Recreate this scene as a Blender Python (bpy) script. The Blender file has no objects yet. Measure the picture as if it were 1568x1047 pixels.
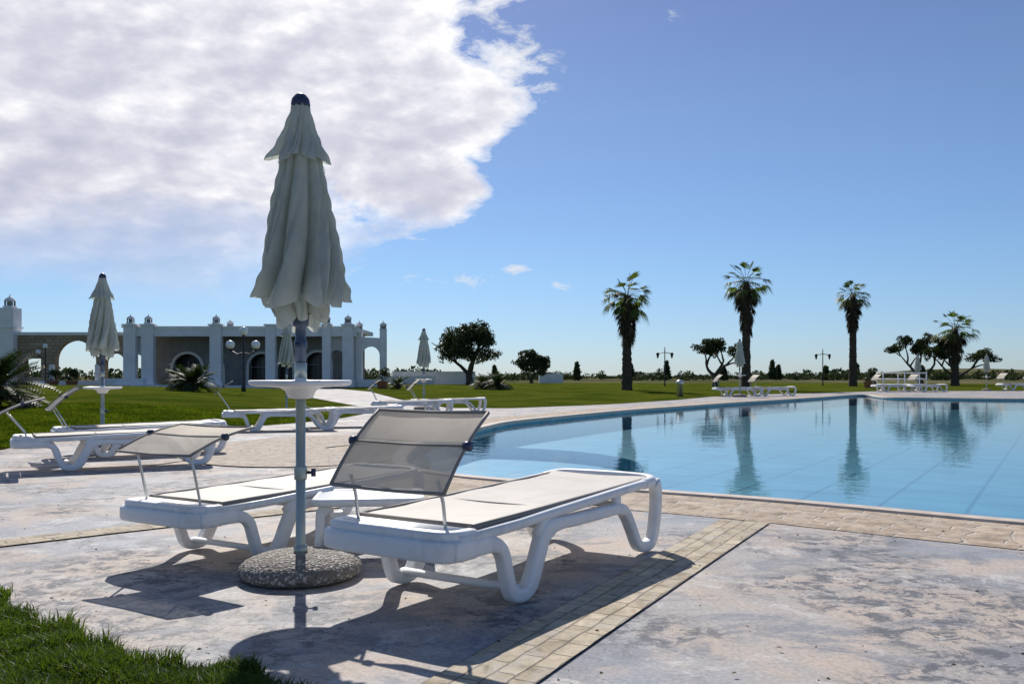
import bpy, bmesh, math, random
import numpy as np
from mathutils import Vector, Matrix
from mathutils.geometry import delaunay_2d_cdt
random.seed(7); rng=np.random.default_rng(7)
D=bpy.data; S=bpy.context.scene
rad=math.radians

# ---------------------------------------------------------------- materials
def M(name, col=(.5,.5,.5), rough=.6, spec=.3, metal=0):
    m=D.materials.new(name); m.use_nodes=True
    nt=m.node_tree; b=nt.nodes['Principled BSDF']
    b.inputs['Base Color'].default_value=(*col,1); b.inputs['Roughness'].default_value=rough
    b.inputs['Specular IOR Level'].default_value=spec; b.inputs['Metallic'].default_value=metal
    return m,nt,b
def N(nt,t,**k):
    n=nt.nodes.new(t)
    for a,v in k.items(): setattr(n,a,v)
    return n
def tc(nt,out='Object',scale=1.0):
    t=N(nt,'ShaderNodeTexCoord'); mp=N(nt,'ShaderNodeMapping')
    mp.inputs['Scale'].default_value=(scale,)*3 if not isinstance(scale,tuple) else scale
    nt.links.new(t.outputs[out],mp.inputs['Vector']); return mp.outputs[0]
def noise(nt,vec,scale,detail=6,rough=.55,dist=0):
    n=N(nt,'ShaderNodeTexNoise'); n.inputs['Scale'].default_value=scale; n.inputs['Detail'].default_value=detail
    n.inputs['Roughness'].default_value=rough; n.inputs['Distortion'].default_value=dist
    if vec is not None: nt.links.new(vec,n.inputs['Vector'])
    return n.outputs['Fac']
def ramp(nt,fac,stops):
    r=N(nt,'ShaderNodeValToRGB'); e=r.color_ramp.elements
    while len(e)<len(stops): e.new(.5)
    for i,(p,c) in enumerate(stops):
        e[i].position=p; e[i].color=(*c,1) if len(c)==3 else c
    nt.links.new(fac,r.inputs[0]); return r.outputs[0]
def mix(nt,fac,a,b,mode='MIX'):
    m=N(nt,'ShaderNodeMix',data_type='RGBA',blend_type=mode)
    for sock,v in ((m.inputs[0],fac),(m.inputs[6],a),(m.inputs[7],b)):
        if isinstance(v,(int,float)): sock.default_value=v
        elif isinstance(v,tuple): sock.default_value=(*v,1)
        else: nt.links.new(v,sock)
    return m.outputs[2]
def mth(nt,op,a,b=0,c=None,clamp=False):
    m=N(nt,'ShaderNodeMath',operation=op); m.use_clamp=clamp
    for i,v in enumerate((a,b,c)):
        if v is None: continue
        if isinstance(v,(int,float)): m.inputs[i].default_value=v
        else: nt.links.new(v,m.inputs[i])
    return m.outputs[0]
def bump(nt,b,h,strength=.3,dist=.01,sock='Normal'):
    n=N(nt,'ShaderNodeBump'); n.inputs['Strength'].default_value=strength; n.inputs['Distance'].default_value=dist
    nt.links.new(h,n.inputs['Height']); nt.links.new(n.outputs[0],b.inputs[sock]); return n
def simple_noise_mat(name,c1,c2,scale,rough=.7,bs=.2,bd=.01,spec=.3,detail=5):
    m,nt,b=M(name,c1,rough,spec); v=tc(nt)
    f=noise(nt,v,scale,detail); nt.links.new(ramp(nt,f,[(.3,c1),(.7,c2)]),b.inputs['Base Color'])
    if bs: bump(nt,b,f,bs,bd)
    return m

# paving (cast concrete, trowelled, with patches and stains)
m_pave,nt,b=M('paving_concrete',rough=.75,spec=.2); v=tc(nt)
big=noise(nt,v,.45,4,.55,.3); mid=noise(nt,v,1.3,7,.66,.5); fine=noise(nt,v,50,2,.7); stain=noise(nt,v,8,7,.8,.4); stm=noise(nt,v,.8,2,.5,.3)
c=ramp(nt,big,[(.36,(.40,.355,.31)),(.48,(.40,.37,.345)),(.58,(.29,.30,.325))])
c=mix(nt,ramp(nt,mid,[(.46,(0,0,0)),(.56,(.85,.85,.85))]),c,(.49,.405,.34))
c=mix(nt,ramp(nt,noise(nt,tc(nt,'Object',(1,1.5,1)),1.7,8,.74,.6),[(.49,(0,0,0)),(.57,(.8,.8,.8))]),c,(.225,.232,.255))
c=mix(nt,ramp(nt,noise(nt,tc(nt,'Object',(1.1,1,1)),2.9,7,.74,.7),[(.55,(0,0,0)),(.62,(.65,.65,.65))]),c,(.56,.53,.50))
sm=mth(nt,'MULTIPLY',ramp(nt,stain,[(.48,(0,0,0)),(.56,(1,1,1))]),ramp(nt,stm,[(.46,(0,0,0)),(.56,(.95,.95,.95))]))
c=mix(nt,sm,c,(.12,.125,.14))
c=mix(nt,.5,c,ramp(nt,fine,[(.3,(.3,.3,.3)),(.7,(.7,.7,.7))]),'OVERLAY')
nt.links.new(c,b.inputs['Base Color'])
bump(nt,b,mth(nt,'ADD',mth(nt,'MULTIPLY',fine,.35),mth(nt,'ADD',mid,mth(nt,'MULTIPLY',stain,.25))),.45,.007)
nt.links.new(ramp(nt,mid,[(.3,(.55,)*3),(.7,(.85,)*3)]),b.inputs['Roughness'])

def stone_mat(name,bw,bh,ca,cb,mortar,freq=2,off=.5,wob=.02,wear=.7,wearc=(.50,.45,.40),ms=.006):
    m,nt,b=M(name,rough=.85,spec=.2)
    t=N(nt,'ShaderNodeTexCoord'); n0=N(nt,'ShaderNodeTexNoise'); n0.inputs['Scale'].default_value=5
    n0.inputs['Detail'].default_value=3
    nt.links.new(t.outputs['UV'],n0.inputs['Vector'])
    vm=N(nt,'ShaderNodeVectorMath',operation='SCALE'); vm.inputs['Scale'].default_value=wob
    sb=N(nt,'ShaderNodeVectorMath',operation='SUBTRACT'); sb.inputs[1].default_value=(.5,.5,.5)
    nt.links.new(n0.outputs['Color'],sb.inputs[0]); nt.links.new(sb.outputs[0],vm.inputs[0])
    ad=N(nt,'ShaderNodeVectorMath',operation='ADD'); nt.links.new(t.outputs['UV'],ad.inputs[0]); nt.links.new(vm.outputs[0],ad.inputs[1])
    br=N(nt,'ShaderNodeTexBrick'); br.offset=off; br.offset_frequency=freq; br.squash=.7; br.squash_frequency=3
    br.inputs['Scale'].default_value=1; br.inputs['Brick Width'].default_value=bw; br.inputs['Row Height'].default_value=bh
    br.inputs['Mortar Size'].default_value=ms; br.inputs['Mortar Smooth'].default_value=.5; br.inputs['Bias'].default_value=-.1
    br.inputs['Color1'].default_value=(*ca,1); br.inputs['Color2'].default_value=(*cb,1); br.inputs['Mortar'].default_value=(*mortar,1)
    nt.links.new(ad.outputs[0],br.inputs['Vector'])
    ov=tc(nt); f=noise(nt,ov,9,6,.7,.6); g=noise(nt,ov,70,2,.7)
    c=mix(nt,.85,br.outputs['Color'],ramp(nt,f,[(.3,(.22,.21,.2)),(.5,(.5,.5,.5)),(.7,(.72,.72,.72))]),'OVERLAY')
    c=mix(nt,ramp(nt,noise(nt,ov,4,6,.75,1.),[(.48,(0,0,0)),(.66,(wear,)*3)]),c,wearc)
    nt.links.new(c,b.inputs['Base Color'])
    h=mth(nt,'ADD',mth(nt,'MULTIPLY',br.outputs['Fac'],-1.2),mth(nt,'ADD',mth(nt,'MULTIPLY',f,.8),mth(nt,'MULTIPLY',g,.25)))
    bump(nt,b,h,.7,.012)
    return m
m_strip=stone_mat('tuff_block_strip',.21,.0825,(.52,.44,.32),(.38,.31,.22),(.24,.20,.16),2,.5,.035,.8,(.47,.44,.39),.005)
m_band=stone_mat('stone_pool_surround',.34,.16,(.48,.38,.28),(.33,.25,.18),(.50,.44,.37),2,.37,.12,.6,(.54,.48,.41),.012)
m_circ=stone_mat('stone_circle',.30,.2,(.45,.38,.31),(.40,.33,.26),(.34,.29,.24),2,.5,.03,.7,(.50,.45,.40))
m_cope=simple_noise_mat('coping_stone',(.46,.38,.31),(.62,.54,.46),7,.75,.3,.006)
m_grass,nt,b=M('lawn_grass',rough=1,spec=0); v=tc(nt)
f1=noise(nt,v,.35,5,.65,.5); f2=noise(nt,v,26,4,.75)
c=mix(nt,ramp(nt,f1,[(.38,(0,0,0)),(.62,(1,1,1))]),(.050,.078,.008),(.115,.128,.018)); c=mix(nt,.8,c,ramp(nt,f2,[(.3,(.2,.2,.2)),(.7,(.75,.75,.75))]),'OVERLAY')
nt.links.new(c,b.inputs['Base Color']); bump(nt,b,f2,1,.05)
m_land,nt,b=M('dry_land',rough=1,spec=0); v=tc(nt)
f1=noise(nt,v,.02,6,.65); nt.links.new(ramp(nt,f1,[(.35,(.05,.06,.025)),(.5,(.10,.10,.05)),(.65,(.19,.16,.10))]),b.inputs['Base Color'])
m_soil=simple_noise_mat('soil',(.05,.04,.02),(.09,.07,.04),20,.95)

def leafmat(name,c1,c2,trans=.35,rough=.5,spec=.2):
    m=D.materials.new(name); m.use_nodes=True; nt=m.node_tree; nt.nodes.clear()
    o=N(nt,'ShaderNodeOutputMaterial'); g=N(nt,'ShaderNodeNewGeometry')
    c=ramp(nt,g.outputs['Random Per Island'],[(0,c1),(1,c2)])
    if 'blade' in name:
        v=tc(nt); c=mix(nt,1.0,c,ramp(nt,noise(nt,v,1.6,1,.6),[(.35,(.55,.6,.6)),(.65,(1.25,1.15,1.0))]),'MULTIPLY')
    d=N(nt,'ShaderNodeBsdfPrincipled'); d.inputs['Roughness'].default_value=rough; d.inputs['Specular IOR Level'].default_value=spec
    nt.links.new(c,d.inputs['Base Color']); t=N(nt,'ShaderNodeBsdfTranslucent')
    nt.links.new(mix(nt,1.0,c,(1.3,1.5,.6),'MULTIPLY'),t.inputs[0])
    x=N(nt,'ShaderNodeMixShader'); x.inputs[0].default_value=trans
    nt.links.new(d.outputs[0],x.inputs[1]); nt.links.new(t.outputs[0],x.inputs[2]); nt.links.new(x.outputs[0],o.inputs[0]); return m
m_blade=leafmat('grass_blade',(.035,.07,.008),(.13,.175,.03),.42)
m_blade2=leafmat('lawn_blade',(.05,.085,.008),(.13,.155,.022),.4,.9,.0)
m_palm=leafmat('palm_leaf',(.03,.05,.012),(.12,.15,.035),.4,.5)
m_cyc=leafmat('cycad_leaf',(.015,.03,.01),(.045,.065,.018),.2)
m_dead=leafmat('palm_dead_leaf',(.04,.032,.02),(.10,.08,.05),.15,.9)
m_olive=leafmat('olive_leaf',(.02,.032,.012),(.07,.085,.035),.2)
m_far=leafmat('far_leaf',(.030,.045,.022),(.075,.09,.045),.15,.8,.05)
m_dry=leafmat('dry_leaf',(.10,.06,.03),(.25,.17,.09),.1,.8)
m_bark=simple_noise_mat('bark',(.05,.04,.03),(.13,.11,.085),9,.95,.8,.05)
m_ptrunk,nt,b=M('palm_trunk',rough=.95,spec=.1); v=tc(nt,'Object',(1,1,5)); f=noise(nt,v,3,5,.7,.5)
nt.links.new(ramp(nt,f,[(.3,(.035,.028,.02)),(.7,(.13,.105,.08))]),b.inputs['Base Color']); bump(nt,b,f,1,.08)

m_white,nt,b=M('white_resin',(.80,.80,.79),.38,.5); v=tc(nt)
f=noise(nt,v,5,6,.7,.4); nt.links.new(ramp(nt,f,[(.3,(.68,.68,.66)),(.5,(.84,.84,.83))]),b.inputs['Base Color'])
nt.links.new(ramp(nt,f,[(.3,(.6,)*3),(.6,(.36,)*3)]),b.inputs['Roughness'])
def sling(name,col,transp,trl):
    m=D.materials.new(name); m.use_nodes=True; nt=m.node_tree; nt.nodes.clear()
    o=N(nt,'ShaderNodeOutputMaterial'); v=tc(nt)
    w=N(nt,'ShaderNodeTexWave',bands_direction='X'); w.inputs['Scale'].default_value=90; nt.links.new(v,w.inputs[0])
    w2=N(nt,'ShaderNodeTexWave',bands_direction='Y'); w2.inputs['Scale'].default_value=90; nt.links.new(v,w2.inputs[0])
    wv=mth(nt,'MULTIPLY',w.outputs['Fac'],w2.outputs['Fac'])
    f=noise(nt,v,4,5,.65,.4)
    c=mix(nt,ramp(nt,f,[(.42,(0,0,0)),(.65,(.6,.6,.6))]),col,tuple(x*.75 for x in col)); c=mix(nt,mth(nt,'MULTIPLY',wv,.25),c,tuple(x*.6 for x in col))
    p=N(nt,'ShaderNodeBsdfPrincipled'); p.inputs['Roughness'].default_value=.6; p.inputs['Specular IOR Level'].default_value=.3
    nt.links.new(c,p.inputs['Base Color']); bump(nt,p,wv,.3,.001)
    t=N(nt,'ShaderNodeBsdfTranslucent'); nt.links.new(c,t.inputs[0])
    x=N(nt,'ShaderNodeMixShader'); x.inputs[0].default_value=trl; nt.links.new(p.outputs[0],x.inputs[1]); nt.links.new(t.outputs[0],x.inputs[2])
    if transp<=0: nt.links.new(x.outputs[0],o.inputs[0]); return m
    tr=N(nt,'ShaderNodeBsdfTransparent'); y=N(nt,'ShaderNodeMixShader'); y.inputs[0].default_value=transp
    nt.links.new(x.outputs[0],y.inputs[1]); nt.links.new(tr.outputs[0],y.inputs[2]); nt.links.new(y.outputs[0],o.inputs[0]); return m
m_sling=sling('textilene_seat',(.64,.585,.52),.0,.1)
m_can=sling('textilene_canopy',(.74,.66,.54),.0,.50)
m_can2=sling('textilene_canopy_mesh',(.54,.49,.41),.10,.40)
m_edge,_,_=M('textilene_edge',(.27,.245,.22),.6)
m_metal,_,_=M('aluminium',(.62,.63,.62),.35,.5,.8)
m_pole,_,_=M('painted_pole',(.36,.42,.40),.35,.5,.5)
m_navy,_,_=M('navy_plastic',(.03,.04,.09),.4,.5)
m_blue,_,_=M('blue_painted_steel',(.07,.10,.16),.4,.5,.3)
m_dark,_,_=M('dark_iron',(.03,.03,.035),.5,.4,.3)
m_fab=D.materials.new('parasol_canvas'); m_fab.use_nodes=True; nt=m_fab.node_tree; nt.nodes.clear()
o=N(nt,'ShaderNodeOutputMaterial'); v=tc(nt); f=noise(nt,v,5,6,.65)
c=ramp(nt,f,[(.3,(.52,.56,.50)),(.65,(.66,.69,.62))])
p=N(nt,'ShaderNodeBsdfPrincipled'); p.inputs['Roughness'].default_value=.85; p.inputs['Specular IOR Level'].default_value=.15; nt.links.new(c,p.inputs['Base Color'])
bump(nt,p,noise(nt,tc(nt,'Object',(1,1,.35)),22,5,.6,.8),.45,.010)
t=N(nt,'ShaderNodeBsdfTranslucent'); nt.links.new(c,t.inputs[0]); x=N(nt,'ShaderNodeMixShader'); x.inputs[0].default_value=.36
nt.links.new(p.outputs[0],x.inputs[1]); nt.links.new(t.outputs[0],x.inputs[2]); nt.links.new(x.outputs[0],o.inputs[0])
m_peb,nt,b=M('pebble_concrete',rough=.8,spec=.25); v=tc(nt)
vo=N(nt,'ShaderNodeTexVoronoi'); vo.inputs['Scale'].default_value=62; nt.links.new(v,vo.inputs['Vector'])
sp=N(nt,'ShaderNodeSeparateColor'); nt.links.new(vo.outputs['Color'],sp.inputs[0])
c=ramp(nt,sp.outputs[0],[(0,(.12,.10,.085)),(.35,(.27,.235,.20)),(.65,(.42,.385,.34)),(1,(.66,.63,.58))])
c=mix(nt,ramp(nt,vo.outputs['Distance'],[(.35,(0,0,0)),(.6,(1,1,1))]),c,(.19,.17,.15))
nt.links.new(c,b.inputs['Base Color']); bump(nt,b,mth(nt,'MULTIPLY',vo.outputs['Distance'],-1),.9,.012)
m_wall=simple_noise_mat('white_plaster',(.74,.74,.72),(.86,.85,.84),1.2,.85,.1,.01)
m_grey=simple_noise_mat('porch_shade_plaster',(.22,.23,.24),(.31,.315,.32),1.5,.85,.1,.01)  # base colour darkened to hold the porch's shade; door frames and finials share it
m_tufo,nt,b=M('tuff_wall',rough=.9,spec=.15); t=N(nt,'ShaderNodeTexCoord')
mp=N(nt,'ShaderNodeMapping'); mp.inputs['Rotation'].default_value=(rad(-90),0,0); nt.links.new(t.outputs['Object'],mp.inputs[0])
br=N(nt,'ShaderNodeTexBrick'); br.inputs['Scale'].default_value=1; br.inputs['Brick Width'].default_value=.6; br.inputs['Row Height'].default_value=.3; br.inputs['Mortar Size'].default_value=.015
br.inputs['Color1'].default_value=(.42,.33,.22,1); br.inputs['Color2'].default_value=(.30,.23,.16,1); br.inputs['Mortar'].default_value=(.14,.11,.08,1)
nt.links.new(mp.outputs[0],br.inputs[0]); nt.links.new(mix(nt,.6,br.outputs[0],noise(nt,t.outputs['Object'],2,6,.7),'OVERLAY'),b.inputs['Base Color'])
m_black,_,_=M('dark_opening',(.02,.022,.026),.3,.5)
m_globe,_,_=M('lamp_globe',(.85,.85,.83),.2,.5)
m_terra=simple_noise_mat('terracotta',(.28,.12,.06),(.36,.17,.1),8,.8)
m_tile,nt,b=M('pool_tile',rough=.5,spec=.3); v0=tc(nt)
mp=N(nt,'ShaderNodeMapping'); mp.inputs['Rotation'].default_value=(0,0,rad(32)); nt.links.new(v0,mp.inputs[0])
br=N(nt,'ShaderNodeTexBrick'); br.offset=0; br.inputs['Scale'].default_value=1; br.inputs['Brick Width'].default_value=.9; br.inputs['Row Height'].default_value=.9; br.inputs['Mortar Size'].default_value=.035; br.inputs['Mortar Smooth'].default_value=.7
br.inputs['Color1'].default_value=(.135,.385,.49,1); br.inputs['Color2'].default_value=(.15,.41,.52,1); br.inputs['Mortar'].default_value=(.06,.22,.33,1)
nt.links.new(mp.outputs[0],br.inputs[0]); nt.links.new(mix(nt,.4,br.outputs[0],noise(nt,v0,1.0,3),'OVERLAY'),b.inputs['Base Color'])
m_water=D.materials.new('pool_water'); m_water.use_nodes=True; nt=m_water.node_tree; nt.nodes.clear()
o=N(nt,'ShaderNodeOutputMaterial'); v=tc(nt,'Object'); 
nb=N(nt,'ShaderNodeBump'); nb.inputs['Strength'].default_value=.15; nb.inputs['Distance'].default_value=.02
nt.links.new(mth(nt,'ADD',noise(nt,v,2.2,3,.5,.5),mth(nt,'MULTIPLY',noise(nt,v,9,2,.5),.25)),nb.inputs['Height'])
ge=N(nt,'ShaderNodeNewGeometry'); dt=N(nt,'ShaderNodeVectorMath',operation='DOT_PRODUCT'); nt.links.new(ge.outputs['Incoming'],dt.inputs[0]); nt.links.new(nb.outputs[0],dt.inputs[1])
cs=mth(nt,'ABSOLUTE',dt.outputs['Value']); f5=mth(nt,'POWER',mth(nt,'SUBTRACT',1,cs,clamp=True),5); fr=mth(nt,'ADD',mth(nt,'MULTIPLY',f5,.98),.02,clamp=True)
gl=N(nt,'ShaderNodeBsdfGlossy'); gl.inputs['Roughness'].default_value=.015; nt.links.new(nb.outputs[0],gl.inputs['Normal'])
tr=N(nt,'ShaderNodeBsdfTransparent'); tr.inputs[0].default_value=(.88,.96,.98,1)
x=N(nt,'ShaderNodeMixShader'); nt.links.new(fr,x.inputs[0]); nt.links.new(tr.outputs[0],x.inputs[1]); nt.links.new(gl.outputs[0],x.inputs[2]); nt.links.new(x.outputs[0],o.inputs[0])

# ---------------------------------------------------------------- mesh tools
def mk(name,V,F,mats,parent=None,smooth=False,mi=None,uv=None,loc=None,rotz=0,scale=1,auto=None):
    me=D.meshes.new(name); me.from_pydata([tuple(p) for p in V],[],[tuple(f) for f in F])
    for m in (mats if isinstance(mats,(list,tuple)) else [mats]): me.materials.append(m)
    if mi is not None: me.polygons.foreach_set('material_index',mi)
    if smooth: me.polygons.foreach_set('use_smooth',[True]*len(me.polygons))
    if uv is not None:
        l=me.uv_layers.new(name='UVMap')
        idx=np.empty(len(me.loops),dtype=np.int32); me.loops.foreach_get('vertex_index',idx)
        l.data.foreach_set('uv',np.asarray(uv,dtype=np.float32)[idx].ravel())
    me.update(); o=D.objects.new(name,me); S.collection.objects.link(o)
    if parent: o.parent=parent
    if loc is not None: o.location=loc
    o.rotation_euler[2]=rotz; o.scale=(scale,)*3
    return o
def empty(name,loc=(0,0,0),rotz=0,scale=1):
    e=D.objects.new(name,None); S.collection.objects.link(e); e.location=loc; e.rotation_euler[2]=rotz; e.scale=(scale,)*3
    e.empty_display_size=.1; return e
def clone(root,name,loc,rotz=0,scale=1):
    e=empty(name,loc,rotz,scale)
    for c in root.children:
        o=D.objects.new(c.name.split('.')[0],c.data); S.collection.objects.link(o); o.parent=e
        o.location=c.location; o.rotation_euler=c.rotation_euler; o.scale=c.scale
    return e
class MB:
    def __init__(s): s.V=[]; s.F=[]; s.mi=[]
    def add(s,V,F,m=0):
        k=len(s.V); s.V+= [tuple(v) for v in V]; s.F+=[tuple(i+k for i in f) for f in F]; s.mi+=[m]*len(F)
    def sweep(s,path,a,b,ref=(0,0,1),m=0,seg=12,pw=.6,caps=True):
        P=[Vector(p) for p in path]; n=len(P); ref=Vector(ref); V=[];F=[]
        for i,p in enumerate(P):
            T=(P[min(i+1,n-1)]-P[max(i-1,0)]).normalized(); Nn=T.cross(ref)
            if Nn.length<1e-4: Nn=T.orthogonal()
            Nn.normalize(); B=Nn.cross(T).normalized()
            aa=a[i] if hasattr(a,'__len__') else a; bb=b[i] if hasattr(b,'__len__') else b
            for j in range(seg):
                t=2*math.pi*(j+.5)/seg; c,q=math.cos(t),math.sin(t)
                V.append(p+Nn*aa*math.copysign(abs(c)**pw,c)+B*bb*math.copysign(abs(q)**pw,q))
        for i in range(n-1):
            for j in range(seg):
                F.append((i*seg+j,i*seg+(j+1)%seg,(i+1)*seg+(j+1)%seg,(i+1)*seg+j))
        if caps: F.append(tuple(range(seg))[::-1]); F.append(tuple((n-1)*seg+j for j in range(seg)))
        s.add(V,F,m)
    def tube(s,path,r,m=0,seg=8): s.sweep(path,r,r,(.01,.02,1) if abs((Vector(path[-1])-Vector(path[0])).normalized().z)<.9 else (1,.01,0),m,seg,1.0)
    def box(s,c,d,m=0,rz=0,bev=0):
        cx,cy,cz=c; x,y,z=[k/2 for k in d]; V=[]
        co,si=math.cos(rz),math.sin(rz)
        for sx,sy,sz in [(-1,-1,-1),(1,-1,-1),(1,1,-1),(-1,1,-1),(-1,-1,1),(1,-1,1),(1,1,1),(-1,1,1)]:
            px,py=sx*x,sy*y; V.append((cx+px*co-py*si,cy+px*si+py*co,cz+sz*z))
        s.add(V,[(0,3,2,1),(4,5,6,7),(0,1,5,4),(1,2,6,5),(2,3,7,6),(3,0,4,7)],m)
    def lathe(s,prof,c=(0,0,0),seg=24,m=0):
        V=[];F=[];n=len(prof)
        for r,z in prof:
            for j in range(seg):
                t=2*math.pi*j/seg; V.append((c[0]+r*math.cos(t),c[1]+r*math.sin(t),c[2]+z))
        for i in range(n-1):
            for j in range(seg): F.append((i*seg+j,i*seg+(j+1)%seg,(i+1)*seg+(j+1)%seg,(i+1)*seg+j))
        if prof[0][0]>1e-4: F.append(tuple(range(seg))[::-1])
        if prof[-1][0]>1e-4: F.append(tuple((n-1)*seg+j for j in range(seg)))
        s.add(V,F,m)
    def obj(s,name,mats,parent=None,smooth=True,**k):
        return mk(name,s.V,s.F,mats,parent,smooth,s.mi,**k)
def cr(P,n=6,closed=False):
    P=[Vector(p) for p in P]; out=[]; L=len(P)
    rng_=range(L) if closed else range(L-1)
    for i in rng_:
        if closed: a,b,c,d=P[i-1],P[i],P[(i+1)%L],P[(i+2)%L]
        else: a,b,c,d=P[max(i-1,0)],P[i],P[i+1],P[min(i+2,L-1)]
        for k in range(n):
            t=k/n; out.append(.5*((2*b)+(c-a)*t+(2*a-5*b+4*c-d)*t*t+(3*b-a-3*c+d)*t**3))
    if not closed: out.append(P[-1])
    return out
def pip(x,y,poly):
    r=False; n=len(poly); j=n-1
    for i in range(n):
        xi,yi=poly[i][0],poly[i][1]; xj,yj=poly[j][0],poly[j][1]
        if (yi>y)!=(yj>y) and x<(xj-xi)*(y-yi)/(yj-yi)+xi: r=not r
        j=i
    return r
def cdt(outer,holes=(),extra=()):
    vs=[];es=[]
    for lp in [outer,*holes]:
        k=len(vs); n=len(lp); vs+=[Vector((p[0],p[1])) for p in lp]; es+=[(k+i,k+(i+1)%n) for i in range(n)]
    vs+=[Vector(e) for e in extra]
    V,E,F,*_=delaunay_2d_cdt(vs,es,[],0,1e-5)
    T=[]
    for f in F:
        cx=sum(V[i].x for i in f)/len(f); cy=sum(V[i].y for i in f)/len(f)
        if pip(cx,cy,outer) and not any(pip(cx,cy,h) for h in holes):
            a=sum(V[f[i]].x*V[f[(i+1)%len(f)]].y-V[f[(i+1)%len(f)]].x*V[f[i]].y for i in range(len(f)))
            T.append(tuple(f) if a>0 else tuple(f)[::-1])
    return [(v.x,v.y) for v in V],T
def sheet(name,outer,holes,z,mat):
    V,T=cdt(outer,holes); return mk(name,[(x,y,z) for x,y in V],T,mat)

# ---------------------------------------------------------------- pool + ground
pool_ctrl=[(-.55,8.88),(.35,8.2),(1.28,7.63),(2.18,7.07),(2.95,6.46),(3.5,6.03),(4.6,5.3),(7,4.5),(12,4.6),(22,7),(34,14),(40,24),(36,33),(29,36.5),(22.4,38.6),(18.6,40.6),(17.7,41.6),(18.1,44),(18.9,46.8),(18.0,46.6),(14.5,41.5),(11.6,37.5),(8.4,33.2),(5.78,29.3),(3.3,25.6),(1.23,21.8),(-.05,19.2),(-.61,16.9),(-1.25,14.2),(-1.35,11.6),(-1.15,9.8)]
pool=[(p.x,p.y) for p in cr([(x,y,0) for x,y in pool_ctrl],5,True)]
def offset(poly,d):
    out=[];n=len(poly)
    for i in range(n):
        a=Vector(poly[i-1]);b=Vector(poly[(i+1)%n]); t=(b-a).normalized(); out.append((poly[i][0]+t.y*d,poly[i][1]-t.x*d))
    return out
area=sum(pool[i][0]*pool[(i+1)%len(pool)][1]-pool[(i+1)%len(pool)][0]*pool[i][1] for i in range(len(pool)))
sg=1 if area>0 else -1
def band(name,d0,d1,z,mat,zi=None,poly=pool):
    A=offset(poly,sg*d0);B=offset(poly,sg*d1);n=len(poly);V=[];U=[];L=0
    for i in range(n+1):
        k=i%n
        if i: L+=(Vector(poly[k])-Vector(poly[i-1])).length
        V+=[(A[k][0],A[k][1],z),(B[k][0],B[k][1],z)]; U+=[(L,0),(L,abs(d1-d0))]
    F=[(2*i,2*i+1,2*i+3,2*i+2) for i in range(n)]
    if sg<0: F=[f[::-1] for f in F]
    return mk(name,V,F,mat,uv=U)
terrain=sheet('ground',[(-4000,-300),(4000,-300),(4000,6000),(-4000,6000)],[pool],-.012,m_land)
pave_poly=[(-9.5,-5),(45,-5),(60,30),(52,62),(24,58),(17,50.5),(13.2,48),(9.5,42.5),(6.6,36.5),(3.3,31),(-.1,27.5),(-2,27.5),(-4.9,38),(-9,56),(-14,70),(-20,70),(-12.6,50),(-6.1,32),(-4.2,27),(-4.1,24),(-4.8,20),(-6.0,17.2),(-7.6,14.8),(-7.6,13),(-7.4,11.4),(-8.8,9)]
paving=sheet('paving',pave_poly,[pool],0,m_pave)
band('pool_stone_surround',.16,1.12,.004,m_band)
n=len(pool); V=[];F=[]
prof=[(-.03,-.05),(-.035,-.01),(-.02,.016),(.01,.022),(.155,.022),(.165,.0)]
offs=[offset(pool,sg*d) for d,_ in prof]
for i in range(n):
    for k,(d,z) in enumerate(prof): V.append((offs[k][i][0],offs[k][i][1],z))
K=len(prof)
for i in range(n):
    j=(i+1)%n
    for k in range(K-1): F.append((i*K+k,i*K+k+1,j*K+k+1,j*K+k))
mk('pool_coping',V,F,m_cope)
Vb,Tb=cdt(pool); DZ=-.50
V=[(x,y,DZ) for x,y in Vb]; F=list(Tb); k=len(V); mi=[0]*len(F)
for x,y in pool: V+= [(x,y,DZ),(x,y,.0)]
for i in range(n):
    j=(i+1)%n; F.append((k+2*i,k+2*i+1,k+2*j+1,k+2*j)); mi.append(0)
mk('pool_basin',V,F,[m_tile],mi=mi)
wv=[(x,y,-.085) for x,y in Vb]; mk('water',wv,Tb,m_water)
st=[(-1.0+2.9*math.cos(t),13.0+3.2*math.sin(t)) for t in np.linspace(0,2*math.pi,64,endpoint=False)]
Vs,Ts=cdt(st); V=[(x,y,-.30) for x,y in Vs]; F=list(Ts); k=len(V)
for x,y in st: V+=[(x,y,DZ),(x,y,-.30)]
for i in range(64):
    j=(i+1)%64; F.append((k+2*i,k+2*j,k+2*j+1,k+2*i+1))
inner=offset(pool,-sg*.03)
F=[f for f in F if all(pip(V[i][0],V[i][1],inner) for i in f)]
mk('pool_step',V,F,m_tile)
def strip(name,pts,w,z,mat):
    P=cr([(x,y,0) for x,y in pts],10);V=[];U=[];L=0
    for i,p in enumerate(P):
        t=(P[min(i+1,len(P)-1)]-P[max(i-1,0)]).normalized(); nn=Vector((-t.y,t.x,0))
        if i: L+=(p-P[i-1]).length
        a=p-nn*w/2;b=p+nn*w/2; V+=[(a.x,a.y,z),(b.x,b.y,z)];U+=[(L,0),(L,w)]
    return mk(name,V,[(2*i,2*i+2,2*i+3,2*i+1) for i in range(len(P)-1)],mat,uv=U)
strip('stone_strip',[(-1.1,.9),(-.104,2.86),(.66,4.3),(1.60,6.05)],.33,.008,m_strip)
strip('stone_strip',[(-5.5,3.0),(-3.05,5.25),(-2.4,5.85),(-1.0,7.1),(-.2,7.75)],.2475,.008,m_strip)
V=[];U=[];F=[]
cx,cy=-2.6,12.2; seg=96
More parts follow.
